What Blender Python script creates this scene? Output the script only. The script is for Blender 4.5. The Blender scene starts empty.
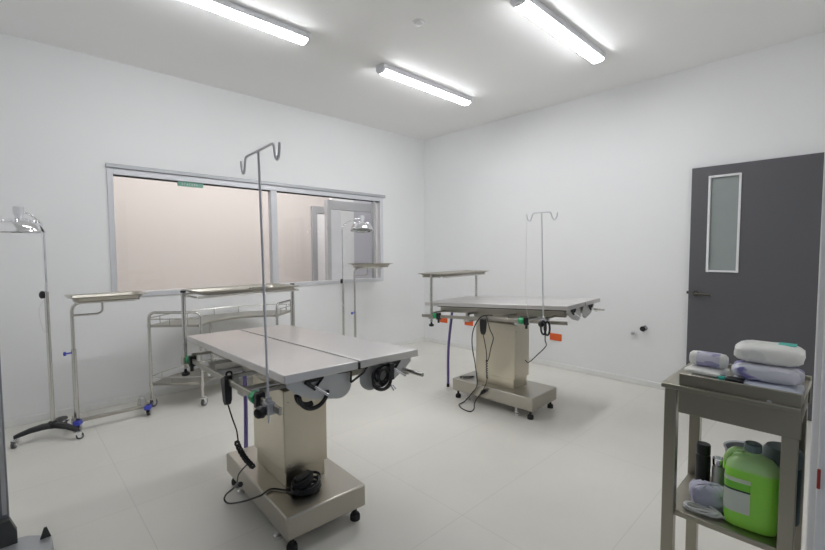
import bpy, bmesh, math, random
from mathutils import Matrix, Vector
random.seed(4)
PI = math.pi
R = math.radians
COL = bpy.context.scene.collection

# ------------------------------------------------------------------ materials
def new_mat(name):
    m = bpy.data.materials.new(name); m.use_nodes = True
    return m, m.node_tree.nodes, m.node_tree.links, m.node_tree.nodes['Principled BSDF']

def plain(name, col, rough=.5, metal=0., coat=0., noise=.04, scale=12., bump=0.):
    m, n, l, b = new_mat(name)
    b.inputs['Roughness'].default_value = rough
    b.inputs['Metallic'].default_value = metal
    b.inputs['Coat Weight'].default_value = coat
    tc = n.new('ShaderNodeTexCoord'); nz = n.new('ShaderNodeTexNoise')
    nz.inputs['Scale'].default_value = scale; nz.inputs['Detail'].default_value = 4
    l.new(tc.outputs['Object'], nz.inputs['Vector'])
    mx = n.new('ShaderNodeMix'); mx.data_type = 'RGBA'
    mx.inputs['A'].default_value = (*[c*(1-noise) for c in col], 1)
    mx.inputs['B'].default_value = (*[min(1, c*(1+noise)) for c in col], 1)
    l.new(nz.outputs['Fac'], mx.inputs['Factor']); l.new(mx.outputs['Result'], b.inputs['Base Color'])
    if bump:
        bp = n.new('ShaderNodeBump'); bp.inputs['Strength'].default_value = bump
        bp.inputs['Distance'].default_value = .002
        l.new(nz.outputs['Fac'], bp.inputs['Height']); l.new(bp.outputs['Normal'], b.inputs['Normal'])
    return m

def brushed(name, col, rough, stretch=(1, 40, 40)):
    m, n, l, b = new_mat(name)
    b.inputs['Metallic'].default_value = 1
    b.inputs['Base Color'].default_value = (*col, 1)
    tc = n.new('ShaderNodeTexCoord'); mp = n.new('ShaderNodeMapping'); nz = n.new('ShaderNodeTexNoise')
    mp.inputs['Scale'].default_value = stretch
    nz.inputs['Scale'].default_value = 6; nz.inputs['Detail'].default_value = 3
    l.new(tc.outputs['Object'], mp.inputs['Vector']); l.new(mp.outputs['Vector'], nz.inputs['Vector'])
    mr = n.new('ShaderNodeMapRange'); mr.inputs['To Min'].default_value = rough-.06; mr.inputs['To Max'].default_value = rough+.08
    l.new(nz.outputs['Fac'], mr.inputs['Value']); l.new(mr.outputs['Result'], b.inputs['Roughness'])
    return m

M = {}
M['wall'] = plain('white_wall_paint', (.855, .86, .865), .55, scale=3, noise=.012)
M['ceil'] = plain('white_ceiling_paint', (.90, .90, .89), .7, scale=2, noise=.012)
M['skirt'] = plain('white_tile_skirting', (.84, .84, .83), .2)
M['beige'] = plain('beige_corridor_paint', (.60, .555, .54), .6, scale=2, noise=.01)
M['lav'] = plain('pale_lavender_paint', (.56, .55, .60), .6, noise=.01)
M['whitep'] = plain('white_enamel', (.82, .82, .83), .35)
M['alu'] = plain('satin_aluminium', (.72, .73, .76), .38, .35)
M['alud'] = plain('grey_aluminium', (.48, .49, .51), .4, .5)
M['steel'] = brushed('brushed_stainless_steel', (.47, .447, .395), .32)
M['steelv'] = brushed('brushed_steel_vertical', (.63, .585, .48), .30, (40, 40, 1))
M['steelt'] = brushed('brushed_tabletop_steel', (.72, .70, .69), .36, (40, 1, 40))
M['dsteel'] = brushed('steel_dark_reflection', (.40, .38, .315), .36)  # base colour darkened to stand in for dark reflections on the work table
M['tube'] = plain('stainless_tube', (.66, .65, .62), .26, 1., noise=.03)
M['chrome'] = plain('polished_chrome', (.86, .86, .88), .07, 1., noise=.01)
M['black'] = plain('black_plastic', (.012, .012, .014), .45)
M['rubber'] = plain('black_rubber', (.018, .018, .018), .7)
M['greyrub'] = plain('grey_wheel_rubber', (.09, .09, .085), .6)
M['blacksteel'] = plain('black_enamelled_steel', (.015, .015, .017), .35)
M['door'] = plain('dark_grey_door_laminate', (.110, .110, .120), .45, scale=3, noise=.02)
M['frost'] = plain('frosted_glass', (.30, .34, .33), .35)
M['purple'] = plain('purple_hose_plastic', (.17, .13, .36), .45)
M['green'] = plain('green_plastic', (.03, .42, .16), .4)
M['blue'] = plain('blue_plastic', (.06, .08, .55), .4)
M['orange'] = plain('orange_plastic', (.75, .12, .02), .45)
M['white'] = plain('white_plastic', (.80, .80, .80), .4)
M['olive'] = plain('dark_bronze_metal', (.09, .085, .07), .35, .7)
M['stand'] = plain('blue_grey_enamel', (.20, .21, .25), .4)
M['standd'] = plain('dark_grey_enamel', (.06, .065, .065), .45)
M['teal'] = plain('dark_teal_plastic', (.015, .06, .075), .4)
M['greylid'] = plain('grey_blue_lid_plastic', (.16, .22, .23), .45)
M['cord'] = plain('white_cord', (.75, .75, .74), .5)
M['lilac'] = plain('lilac_film', (.46, .45, .58), .35, noise=.25, scale=25, bump=.5)
M['red'] = plain('red_plastic', (.35, .03, .02), .5)
M['plate'] = plain('matt_grey_steel', (.58, .58, .57), .42, .55)
M['tealfilm'] = plain('teal_print', (.05, .50, .42), .4)
M['sticker'] = None

def floor_mat():
    m, n, l, b = new_mat('large_beige_floor_tiles')
    tc = n.new('ShaderNodeTexCoord'); mp = n.new('ShaderNodeMapping')
    mp.inputs['Location'].default_value = (-.445, -.71, 0)
    br = n.new('ShaderNodeTexBrick'); br.offset = 0
    br.inputs['Scale'].default_value = 1
    br.inputs['Brick Width'].default_value = 1.19; br.inputs['Row Height'].default_value = .635
    br.inputs['Mortar Size'].default_value = .0022; br.inputs['Mortar Smooth'].default_value = .4
    br.inputs['Color1'].default_value = (.745, .725, .67, 1); br.inputs['Color2'].default_value = (.76, .74, .685, 1)
    br.inputs['Mortar'].default_value = (.64, .62, .565, 1)
    l.new(tc.outputs['Object'], mp.inputs['Vector']); l.new(mp.outputs['Vector'], br.inputs['Vector'])
    nz = n.new('ShaderNodeTexNoise'); nz.inputs['Scale'].default_value = 2.2; nz.inputs['Detail'].default_value = 6
    l.new(tc.outputs['Object'], nz.inputs['Vector'])
    mx = n.new('ShaderNodeMix'); mx.data_type = 'RGBA'; mx.blend_type = 'MULTIPLY'; mx.inputs['Factor'].default_value = 1
    cr = n.new('ShaderNodeMapRange'); cr.inputs['To Min'].default_value = .93; cr.inputs['To Max'].default_value = 1.05
    l.new(nz.outputs['Fac'], cr.inputs['Value'])
    l.new(br.outputs['Color'], mx.inputs['A']); l.new(cr.outputs['Result'], mx.inputs['B'])
    l.new(mx.outputs['Result'], b.inputs['Base Color'])
    b.inputs['Roughness'].default_value = .30
    b.inputs['Specular IOR Level'].default_value = .45
    return m
M['floor'] = floor_mat()

def glass_mat():
    m = bpy.data.materials.new('window_glass'); m.use_nodes = True
    n, l = m.node_tree.nodes, m.node_tree.links
    n.remove(n['Principled BSDF']); out = n['Material Output']
    t = n.new('ShaderNodeBsdfTransparent'); t.inputs['Color'].default_value = (.97, .975, .97, 1)
    g = n.new('ShaderNodeBsdfGlossy'); g.inputs['Roughness'].default_value = .02
    f = n.new('ShaderNodeFresnel'); f.inputs['IOR'].default_value = 1.35
    mx = n.new('ShaderNodeMixShader')
    l.new(f.outputs[0], mx.inputs[0]); l.new(t.outputs[0], mx.inputs[1]); l.new(g.outputs[0], mx.inputs[2])
    l.new(mx.outputs[0], out.inputs['Surface'])
    return m
M['glass'] = glass_mat()

def emit(name, col, s):
    m, n, l, b = new_mat(name)
    b.inputs['Base Color'].default_value = (.9, .9, .9, 1)
    b.inputs['Emission Color'].default_value = (*col, 1); b.inputs['Emission Strength'].default_value = s
    return m
M['lamp'] = emit('lit_fluorescent_diffuser', (.97, .98, 1.0), 19.0)
M['fillc'] = emit('corridor_fill_emitter', (1, .97, .95), 7.5)  # emission of the added corridor fill panel

def printed(name, base, ink, scale, thr, stretch=(1, 1, 1), rough=.35, bump=.35):
    """plastic film with scattered printed marks"""
    m, n, l, b = new_mat(name)
    tc = n.new('ShaderNodeTexCoord'); mp = n.new('ShaderNodeMapping'); mp.inputs['Scale'].default_value = stretch
    nz = n.new('ShaderNodeTexNoise'); nz.inputs['Scale'].default_value = scale; nz.inputs['Detail'].default_value = 1.5
    l.new(tc.outputs['Object'], mp.inputs['Vector']); l.new(mp.outputs['Vector'], nz.inputs['Vector'])
    mr = n.new('ShaderNodeMapRange'); mr.inputs['From Min'].default_value = thr; mr.inputs['From Max'].default_value = thr+.05
    l.new(nz.outputs['Fac'], mr.inputs['Value'])
    mx = n.new('ShaderNodeMix'); mx.data_type = 'RGBA'
    mx.inputs['A'].default_value = (*base, 1); mx.inputs['B'].default_value = (*ink, 1)
    l.new(mr.outputs['Result'], mx.inputs['Factor']); l.new(mx.outputs['Result'], b.inputs['Base Color'])
    n2 = n.new('ShaderNodeTexNoise'); n2.inputs['Scale'].default_value = 28; n2.inputs['Detail'].default_value = 3
    l.new(tc.outputs['Object'], n2.inputs['Vector'])
    bp = n.new('ShaderNodeBump'); bp.inputs['Strength'].default_value = bump; bp.inputs['Distance'].default_value = .006
    l.new(n2.outputs['Fac'], bp.inputs['Height']); l.new(bp.outputs['Normal'], b.inputs['Normal'])
    b.inputs['Roughness'].default_value = rough
    return m
M['rollfilm'] = printed('purple_printed_film', (.76, .76, .84), (.24, .22, .52), 26, .56, (1, .45, 1))
M['whitefilm'] = printed('white_film', (.78, .78, .74), (.45, .47, .50), 30, .70)
M['bluefilm'] = printed('pale_blue_film', (.72, .76, .84), (.16, .17, .36), 22, .68)
M['cotton'] = printed('white_wrapped_cotton', (.80, .80, .76), (.70, .70, .68), 14, .55)
M['wrap'] = printed('lilac_print_band', (.68, .67, .76), (.40, .38, .58), 40, .53, (.5, 1.6, 1.6))

def jug_mat():
    m, n, l, b = new_mat('green_liquid_in_clear_jug')
    tc = n.new('ShaderNodeTexCoord'); sx = n.new('ShaderNodeSeparateXYZ')
    l.new(tc.outputs['Object'], sx.inputs['Vector'])
    mr = n.new('ShaderNodeMapRange'); mr.inputs['From Min'].default_value = .193; mr.inputs['From Max'].default_value = .203
    l.new(sx.outputs['Z'], mr.inputs['Value'])
    mx = n.new('ShaderNodeMix'); mx.data_type = 'RGBA'          # filled below the liquid line, clear plastic above
    mx.inputs['A'].default_value = (.36, .86, .10, 1); mx.inputs['B'].default_value = (.52, .80, .36, 1)
    l.new(mr.outputs['Result'], mx.inputs['Factor']); l.new(mx.outputs['Result'], b.inputs['Base Color'])
    b.inputs['Roughness'].default_value = .3
    b.inputs['Subsurface Weight'].default_value = .5
    b.inputs['Subsurface Radius'].default_value = (.05, .08, .02)
    b.inputs['Subsurface Scale'].default_value = .6
    return m
M['jug'] = jug_mat()

def band_label_mat():
    m, n, l, b = new_mat('jug_paper_label')
    tc = n.new('ShaderNodeTexCoord'); sx = n.new('ShaderNodeSeparateXYZ')
    l.new(tc.outputs['Object'], sx.inputs['Vector'])
    cr = n.new('ShaderNodeValToRGB'); cr.color_ramp.interpolation = 'CONSTANT'
    e = cr.color_ramp.elements
    e[0].position = 0; e[0].color = (.60, .66, .58, 1)
    e[1].position = .62; e[1].color = (.03, .05, .04, 1)
    for p, c in ((.67, (.20, .62, .06, 1)), (.88, (.62, .72, .55, 1))):
        k = e.new(p); k.color = c
    mr = n.new('ShaderNodeMapRange'); mr.inputs['From Min'].default_value = .055; mr.inputs['From Max'].default_value = .170
    l.new(sx.outputs['Z'], mr.inputs['Value']); l.new(mr.outputs['Result'], cr.inputs['Fac'])
    l.new(cr.outputs['Color'], b.inputs['Base Color']); b.inputs['Roughness'].default_value = .5
    return m
M['juglabel'] = band_label_mat()
M['sticker'] = plain('green_sign_acrylic', (.20, .42, .33), .35)

# ------------------------------------------------------------------ mesh builder
class MB:
    def __init__(s): s.v = []; s.f = []
    def add(s, vs, fs, T=None):
        o = len(s.v)
        for v in vs:
            v = Vector(v)
            s.v.append(tuple(T @ v) if T is not None else tuple(v))
        s.f += [tuple(i+o for i in f) for f in fs]
        return s
    def box(s, c, d, T=None):
        x, y, z = c; a, b, e = d[0]/2, d[1]/2, d[2]/2
        vs = [(x+i*a, y+j*b, z+k*e) for i in (-1, 1) for j in (-1, 1) for k in (-1, 1)]
        return s.add(vs, [(0, 1, 3, 2), (4, 6, 7, 5), (0, 4, 5, 1), (2, 3, 7, 6), (0, 2, 6, 4), (1, 5, 7, 3)], T)
    def span(s, a, b, T=None):
        return s.box([(p+q)/2 for p, q in zip(a, b)], [abs(q-p) for p, q in zip(a, b)], T)
    def tube(s, pts, r, n=10, T=None, closed=False):
        P = [Vector(p) for p in pts]; m = len(P); vs = []; prev = None
        rs = r if isinstance(r, (list, tuple)) else [r]*m
        for i, p in enumerate(P):
            if closed: t = (P[(i+1) % m]-P[i-1])
            else: t = P[min(i+1, m-1)]-P[max(i-1, 0)]
            t.normalize()
            if prev is None:
                a = Vector((0, 0, 1)) if abs(t.z) < .9 else Vector((1, 0, 0))
                u = t.cross(a).normalized()
            else:
                u = (prev - t*prev.dot(t)).normalized()
            prev = u; w = t.cross(u)
            for k in range(n):
                q = 2*PI*k/n; vs.append(p+(u*math.cos(q)+w*math.sin(q))*rs[i])
        fs = []
        for i in range(m if closed else m-1):
            j = (i+1) % m
            for k in range(n):
                fs.append((i*n+k, i*n+(k+1) % n, j*n+(k+1) % n, j*n+k))
        if not closed: fs += [tuple(range(n-1, -1, -1)), tuple((m-1)*n+k for k in range(n))]
        return s.add(vs, fs, T)
    def cyl(s, a, b, r, n=16, T=None): return s.tube([a, b], r, n, T)
    def lathe(s, prof, n=32, T=None):
        vs = []; fs = []; m = len(prof)
        for (r, z) in prof:
            for k in range(n): vs.append((r*math.cos(2*PI*k/n), r*math.sin(2*PI*k/n), z))
        for i in range(m-1):
            for k in range(n): fs.append((i*n+k, i*n+(k+1) % n, (i+1)*n+(k+1) % n, (i+1)*n+k))
        if prof[0][0] > 1e-6: fs.append(tuple(range(n-1, -1, -1)))
        if prof[-1][0] > 1e-6: fs.append(tuple((m-1)*n+k for k in range(n)))
        return s.add(vs, fs, T)
    def loft(s, rings, T=None, cap=True):
        n = len(rings[0]); vs = [p for r in rings for p in r]; fs = []
        for i in range(len(rings)-1):
            for k in range(n): fs.append((i*n+k, i*n+(k+1) % n, (i+1)*n+(k+1) % n, (i+1)*n+k))
        if cap: fs += [tuple(range(n-1, -1, -1)), tuple((len(rings)-1)*n+k for k in range(n))]
        return s.add(vs, fs, T)
    def prism(s, poly, z0, z1, T=None):
        return s.loft([[(x, y, z0) for x, y in poly], [(x, y, z1) for x, y in poly]], T)
    def torus(s, c, R_, r, ax='z', n=24, k=8, T=None):
        pts = []
        for i in range(n):
            a = 2*PI*i/n; p = (R_*math.cos(a), R_*math.sin(a), 0)
            if ax == 'x': p = (0, p[0], p[1])
            if ax == 'y': p = (p[0], 0, p[1])
            pts.append((c[0]+p[0], c[1]+p[1], c[2]+p[2]))
        return s.tube(pts, r, k, T, True)
    def build(s, name, mat, parent=None, bevel=0., seg=2, sub=0):
        me = bpy.data.meshes.new(name); me.from_pydata(s.v, [], s.f)
        bm = bmesh.new(); bm.from_mesh(me)
        bmesh.ops.remove_doubles(bm, verts=bm.verts, dist=1e-6)
        bmesh.ops.recalc_face_normals(bm, faces=bm.faces); bm.to_mesh(me); bm.free()
        me.polygons.foreach_set('use_smooth', [True]*len(me.polygons))
        me.set_sharp_from_angle(angle=R(38)); me.materials.append(M[mat])
        o = bpy.data.objects.new(name, me); COL.objects.link(o)
        if parent is not None: o.parent = parent
        if bevel:
            b = o.modifiers.new('bevel', 'BEVEL'); b.width = bevel; b.segments = seg; b.limit_method = 'ANGLE'; b.angle_limit = R(40)
            b.harden_normals = False
        if sub:
            q = o.modifiers.new('sub', 'SUBSURF'); q.levels = sub; q.render_levels = sub
        return o

def thing(name, label, cat, loc=(0, 0, 0), rz=0., group=None):
    o = bpy.data.objects.new(name, None); COL.objects.link(o)
    o.empty_display_size = .1; o.location = loc; o.rotation_euler = (0, 0, rz)
    o['label'] = label; o['category'] = cat
    if group: o['group'] = group
    return o
def tag(o, label, cat, group=None):
    o['label'] = label; o['category'] = cat
    if group: o['group'] = group
    return o
def struct(o, label=None):
    o['kind'] = 'structure'
    if label: o['label'] = label
    return o
def slabel(o, t): o['label'] = t; return o
def dup(root, loc, rz, label, group=None):
    r = root.copy(); COL.objects.link(r); r.location = loc; r.rotation_euler = (0, 0, rz); r['label'] = label
    if group: r['group'] = group
    for ch in list(root.children):
        c = ch.copy(); COL.objects.link(c); c.parent = r
        for g in list(ch.children):
            d = g.copy(); COL.objects.link(d); d.parent = c
    return r

def smooth(pts, n=8, closed=False):
    """Catmull-Rom through points"""
    P = [Vector(p) for p in pts]; out = []; m = len(P)
    for i in range(m if closed else m-1):
        if closed: a, b, c, d = P[i-1], P[i], P[(i+1) % m], P[(i+2) % m]
        else: a, b, c, d = P[max(i-1, 0)], P[i], P[i+1], P[min(i+2, m-1)]
        for k in range(n):
            t = k/n
            out.append(.5*((2*b)+(c-a)*t+(2*a-5*b+4*c-d)*t*t+(3*b-a-3*c+d)*t**3))
    if not closed: out.append(P[-1])
    return out
def arc(c, r, a0, a1, n, f):
    return [f(c[0]+r*math.cos(a0+(a1-a0)*i/n), c[1]+r*math.sin(a0+(a1-a0)*i/n)) for i in range(n+1)]
def fillet(pts, r, n=6):
    P = [Vector(p) for p in pts]; out = [P[0]]
    for i in range(1, len(P)-1):
        a = (P[i-1]-P[i]); b = (P[i+1]-P[i]); rr = min(r, a.length*.49, b.length*.49)
        a = P[i]+a.normalized()*rr; b = P[i]+b.normalized()*rr
        for k in range(n+1):
            t = k/n; out.append(a*(1-t)**2+P[i]*2*t*(1-t)+b*t*t)
    out.append(P[-1]); return out

# ------------------------------------------------------------------ camera
CAMH = 1.35
yaw, pitch, roll, F = .764150436, -.0541389342, -.00451665847, 423.284917
fw = Vector((math.sin(yaw)*math.cos(pitch), math.cos(yaw)*math.cos(pitch), math.sin(pitch)))
r0 = Vector((math.cos(yaw), -math.sin(yaw), 0)); u0 = r0.cross(fw)
rt = math.cos(roll)*r0+math.sin(roll)*u0; up = -math.sin(roll)*r0+math.cos(roll)*u0
cam = bpy.data.cameras.new('camera'); cam.sensor_width = 36; cam.lens = F/825*36; cam.clip_start = .02
co = bpy.data.objects.new('camera', cam); COL.objects.link(co)
mw = Matrix.Identity(4)
for i, c in enumerate((rt, up, -fw)):
    for j in range(3): mw[j][i] = c[j]
mw.translation = (0, 0, CAMH); co.matrix_world = mw
bpy.context.scene.camera = co

# ------------------------------------------------------------------ setting
XL, XR, YF, YB, H = -.42, 4.573, .066, 4.507, 3.015
struct(MB().span((XL-.15, -.6, -.08), (XR+.12, YB+.12, 0)).build('floor', 'floor'), 'pale beige floor of large tiles with thin joints')
struct(MB().span((XL-.15, -.15, H), (XR+.12, YB+.12, H+.08)).build('ceiling', 'ceil'), 'flat white ceiling')
struct(MB().span((XR, -.15, 0), (XR+.12, YB+.12, H)).build('wall_right', 'wall'), 'plain white wall with the grey door')
struct(MB().span((XL-.12, -.15, 0), (XL, YB+.12, H)).build('wall_left', 'wall'))
WX0, WX1, WZ0, WZ1 = .655, 3.755, .955, 2.125
w = MB()
w.span((XL, YB, 0), (XR, YB+.12, WZ0)); w.span((XL, YB, WZ1), (XR, YB+.12, H))
w.span((XL, YB, WZ0), (WX0, YB+.12, WZ1)); w.span((WX1, YB, WZ0), (XR, YB+.12, WZ1))
struct(w.build('wall_back', 'wall'), 'white wall with the long interior window')
JX = 1.60
w = MB().span((JX+.05, -.10, 0), (XR, YF-.004, H)).span((XL, -.10, 2.3), (JX+.05, YF-.004, H))
struct(w.build('wall_front', 'wall'))
w = MB().span((JX, -.02, 0), (JX+.05, YF, 2.3)).span((JX-.018, .012, 0), (JX, YF-.016, 2.3))
struct(w.build('trim_1', 'whitep', bevel=.004), 'white door jamb at the right edge')
w = MB().span((XR-.010, 0.07, 0), (XR, YB, .058))
struct(w.build('baseboard_right', 'skirt', bevel=.003))
w = MB().span((XL, YB-.010, 0), (XR-.01, YB, .058))
struct(w.build('baseboard_back', 'skirt', bevel=.003))

# window in the back wall
win = MB()
fy0, fy1 = YB-.012, YB+.09
win.span((WX0, fy0, WZ0), (WX0+.045, fy1, WZ1)); win.span((WX1-.05, fy0, WZ0), (WX1, fy1, WZ1))
win.span((WX0+.045, fy0, WZ0), (WX1-.05, fy1, WZ0+.045))
win.span((WX0+.045, fy0, WZ1-.085), (WX1-.05, fy1, WZ1-.03))
win = struct(win.build('window_1', 'alu', bevel=.003), 'long two-pane interior window with a silver aluminium frame')
MB().span((WX0-.005, YB-.03, WZ1-.03), (WX1+.03, YB+.09, WZ1+.004)).build('head_rail', 'alud', win, bevel=.002)
MB().span((2.145, YB-.008, WZ0+.045), (2.215, YB+.07, WZ1-.085)).build('mullion', 'alu', win, bevel=.003)
MB().span((WX0+.045, YB+.004, WZ1-.092), (WX1-.05, YB+.06, WZ1-.085)).build('track_gasket', 'rubber', win)
MB().span((3.60, YB+.0, WZ0+.045), (3.632, YB+.05, WZ1-.085)).build('sash_stile', 'alud', win, bevel=.002)
MB().span((WX0+.045, YB+.024, WZ0+.045), (2.145, YB+.030, WZ1-.085)).build('pane', 'glass', win)
MB().span((2.215, YB+.036, WZ0+.045), (WX1-.05, YB+.042, WZ1-.085)).build('pane', 'glass', win)

# small green sign hanging on the glass, with a row of white marks
sg = MB().span((1.215, YB+.002, 1.995), (1.445, YB+.020, 2.040)).build('sign', 'sticker', bevel=.003)
tag(sg, 'small green sign fixed at the top of the left window pane', 'sign')
g = MB()
for i, wd in enumerate((.012, .009, .012, .008, .011, .012, .009)):
    x = 1.25+i*.022
    g.span((x, YB+.0005, 2.008), (x+wd*.35, YB+.002, 2.026)); g.span((x, YB+.0005, 2.022 if i % 2 else 2.013), (x+wd, YB+.002, 2.026 if i % 2 else 2.017))
slabel(g.build('sign_lettering', 'white', sg), 'pale marks')

# corridor behind the window
CY = 6.6
struct(MB().span((-2.5, CY, 0), (8.5, CY+.1, 3.0)).build('wall_corridor', 'beige'), 'beige corridor wall seen through the window')
struct(MB().span((-2.5, YB+.12, -.08), (8.5, 9.0, 0)).build('floor_corridor', 'floor'))
struct(MB().span((-2.5, YB+.12, 3.0), (8.5, 9.0, 3.08)).build('ceiling_corridor', 'ceil'))
struct(MB().span((-2.6, YB+.12, 0), (-2.5, 9, 3)).build('wall_corridor_left', 'beige'))
struct(MB().span((8.5, YB+.12, 0), (8.6, 9, 3)).build('wall_corridor_right', 'wall'))
# door frame and leaf at the corridor wall, then a nearer glazed white portal
d2 = MB().span((3.87, CY-.04, 0), (3.97, CY, 2.16)).span((3.97, CY-.04, 2.04), (5.6, CY, 2.16))
d2 = struct(d2.build('door_2', 'alud', bevel=.004), 'grey door frame on the corridor wall behind the window')
MB().span((3.97, CY-.02, 0), (5.6, CY-.001, 2.04)).build('door_leaf', 'whitep', d2)
PY = 5.35
pt = MB().span((3.41, PY, 0), (3.47, PY+.08, 2.12)).span((3.47, PY, 1.985), (5.2, PY+.08, 2.12))
pt = struct(pt.build('trim_2', 'alud', bevel=.004), 'pale grey portal frame behind the window')
MB().span((3.47, PY+.02, 0), (3.66, PY+.06, 1.985)).build('door_leaf', 'alu', pt)
struct(MB().span((4.10, PY+.35, 0), (6.2, PY+.40, 2.6)).build('wall_lavender', 'lav'), 'pale lavender partition behind the right window pane')
struct(MB().span((3.70, PY+.30, 0), (4.10, PY+.40, 2.6)).build('trim_3', 'whitep'), 'bright white door leaf behind the right window pane')

# grey door on the right wall
dx0, dx1 = 4.520, 4.562
dy0, dy1 = .182, 1.046
dr = MB()
gy0, gy1, gz0, gz1 = .683, .917, 1.161, 2.008
dr.span((dx0, dy0, .008), (dx1, gy0, 2.094)); dr.span((dx0, gy1, .008), (dx1, dy1, 2.094))
dr.span((dx0, gy0, .008), (dx1, gy1, gz0)); dr.span((dx0, gy0, gz1), (dx1, gy1, 2.094))
dr = struct(dr.build('door_1', 'door'), 'dark grey flush door with a narrow vision panel')
fr = MB(); q = .016
fr.span((dx0-.010, gy0, gz0), (dx0+.012, gy0+q, gz1)).span((dx0-.010, gy1-q, gz0), (dx0+.012, gy1, gz1))
fr.span((dx0-.010, gy0+q, gz0), (dx0+.012, gy1-q, gz0+q)).span((dx0-.010, gy0+q, gz1-q), (dx0+.012, gy1-q, gz1))
fr.build('vision_panel_frame', 'whitep', dr, bevel=.002)
MB().span((dx0+.012, gy0, gz0), (dx0+.020, gy1, gz1)).build('vision_panel_glass', 'frost', dr)
h = MB().cyl((dx0-.006, .985, .962), (dx0, .985, .962), .027, 20).cyl((dx0-.05, .985, .962), (dx0-.006, .985, .962), .010)
h.tube(fillet([(dx0-.045, .990, .962), (dx0-.052, .93, .962), (dx0-.048, .862, .955)], .02), .0105)
h.build('door_handle', 'olive', dr)
MB().span((dx0+.012, dy1, .955), (dx0+.03, dy1+.018, .978)).build('latch_bolt', 'olive', dr)

# unseen grey door on the left wall, added as a dark reflection for the work table
d3 = struct(MB().span((XL, .10, .008), (XL+.042, 1.95, 2.094)).build('door_added', 'door', bevel=.003), 'unseen dark grey double door added on the left wall for the steel to reflect')
MB().span((XL+.042, 1.018, .01), (XL+.046, 1.026, 2.09)).build('meeting_seam', 'rubber', d3)
h = MB().cyl((XL+.042, .95, .962), (XL+.05, .95, .962), .027, 20).cyl((XL+.05, .95, .962), (XL+.09, .95, .962), .010).tube([(XL+.088, .955, .962), (XL+.088, .83, .958)], .0105)
h.build('door_handle', 'olive', d3)

# ------------------------------------------------------------------ ceiling lights
def tube_light(x0, x1, y, label):
    t = thing('ceiling_light', label, 'light', ((x0+x1)/2, y, H), 0, 'fluorescent battens on the ceiling')
    L = (x1-x0)/2
    MB().span((-L+.004, -.056, -.046), (L-.004, .056, 0)).build('housing', 'alu', t, bevel=.006)
    n = 14
    def rg(x, k):
        P = [(x, k*.050*math.copysign(abs(math.cos(a))**.6, math.cos(a)), -.046+k*.022*math.sin(a)) for a in [PI+PI*i/n for i in range(n+1)]]
        return P
    MB().loft([rg(-L+.03, 1), rg(L-.03, 1)]).build('diffuser', 'lamp', t)
    for s in (-1, 1):
        MB().loft([rg(s*(L-.03), 1.06), rg(s*(L-.012), 1.04), rg(s*(L-.002), .9), rg(s*L, .7)]).build('end_cap', 'alu' if s < 0 else 'whitep', t)
    for x in (-L*.55, -.02, L*.55):
        MB().span((x-.012, .055, -.052), (x+.012, .063, -.03)).build('clip', 'chrome', t)
    return t
tube_light(.44, 1.745, 2.975, 'lit fluorescent ceiling batten at the left, cut by the top of the photo')
tube_light(2.46, 3.715, 2.98, 'lit fluorescent ceiling batten in the middle, farthest from the camera')
tube_light(2.445, 3.715, 1.565, 'lit fluorescent ceiling batten at the right, above the grey door side')
cl = thing('corridor_fill_light', 'added unseen fill panel lighting the corridor behind the window', 'light', (2.6, 5.6, 3.0))  # unseen lamp added to brighten the view through the window
MB().span((-2.2, -.16, -.05), (2.2, .16, 0)).build('housing', 'alu', cl)
MB().span((-2.18, -.15, -.06), (2.18, .15, -.05)).build('diffuser', 'fillc', cl)
sd = thing('smoke_detector', 'small round white detector on the ceiling between the lights', 'detector', (2.227, 2.244, H))
MB().lathe([(.042, -.006), (.048, 0)]).build('base', 'white', sd)
MB().lathe([(0, -.024), (.024, -.022), (.034, -.015), (.036, -.006)]).build('cover', 'white', sd)

# ------------------------------------------------------------------ things on the right wall
for y, z, lab in ((2.367, .357, 'orange wall outlet plate to the right of the far table column'),
                  (3.648, .376, 'orange wall outlet plate left of the far table column, behind its cords'),
                  (4.115, .361, 'orange wall outlet plate nearest the room corner, behind the purple hose')):
    t = thing('outlet_plate', lab, 'outlet', (XR, y, z), 0, 'orange outlets on the right wall')
    MB().span((-.012, -.072, -.040), (0, .072, .040)).build('plate', 'orange', t, bevel=.003)
    b = MB()
    for s in (-1, 1): b.span((-.015, s*.03-.02, -.018), (-.011, s*.03+.02, .018))
    b.build('socket', 'orange', t, bevel=.002)
t = thing('pipe_stub', 'small white pipe stub on the wall left of the door', 'pipe', (XR, 1.522, .519))
MB().lathe([(.022, 0), (.030, .004), (.030, .008)], 20, Matrix.Rotation(-PI/2, 4, 'Y')).build('flange', 'white', t)
MB().cyl((-.05, 0, 0), (.004, 0, 0), .013).build('pipe', 'alud', t)
t = thing('valve', 'small dark chrome valve on the wall left of the door', 'valve', (XR, 1.421, .583))
MB().lathe([(.026, 0), (.026, .006)], 20, Matrix.Rotation(-PI/2, 4, 'Y')).build('flange', 'chrome', t)
MB().cyl((-.06, 0, 0), (.004, 0, 0), .013).cyl((-.045, 0, 0), (-.045, 0, -.035), .009).build('body', 'alud', t)
MB().cyl((-.075, 0, 0), (-.058, 0, 0), .025, 12).build('knob', 'black', t)

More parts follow.
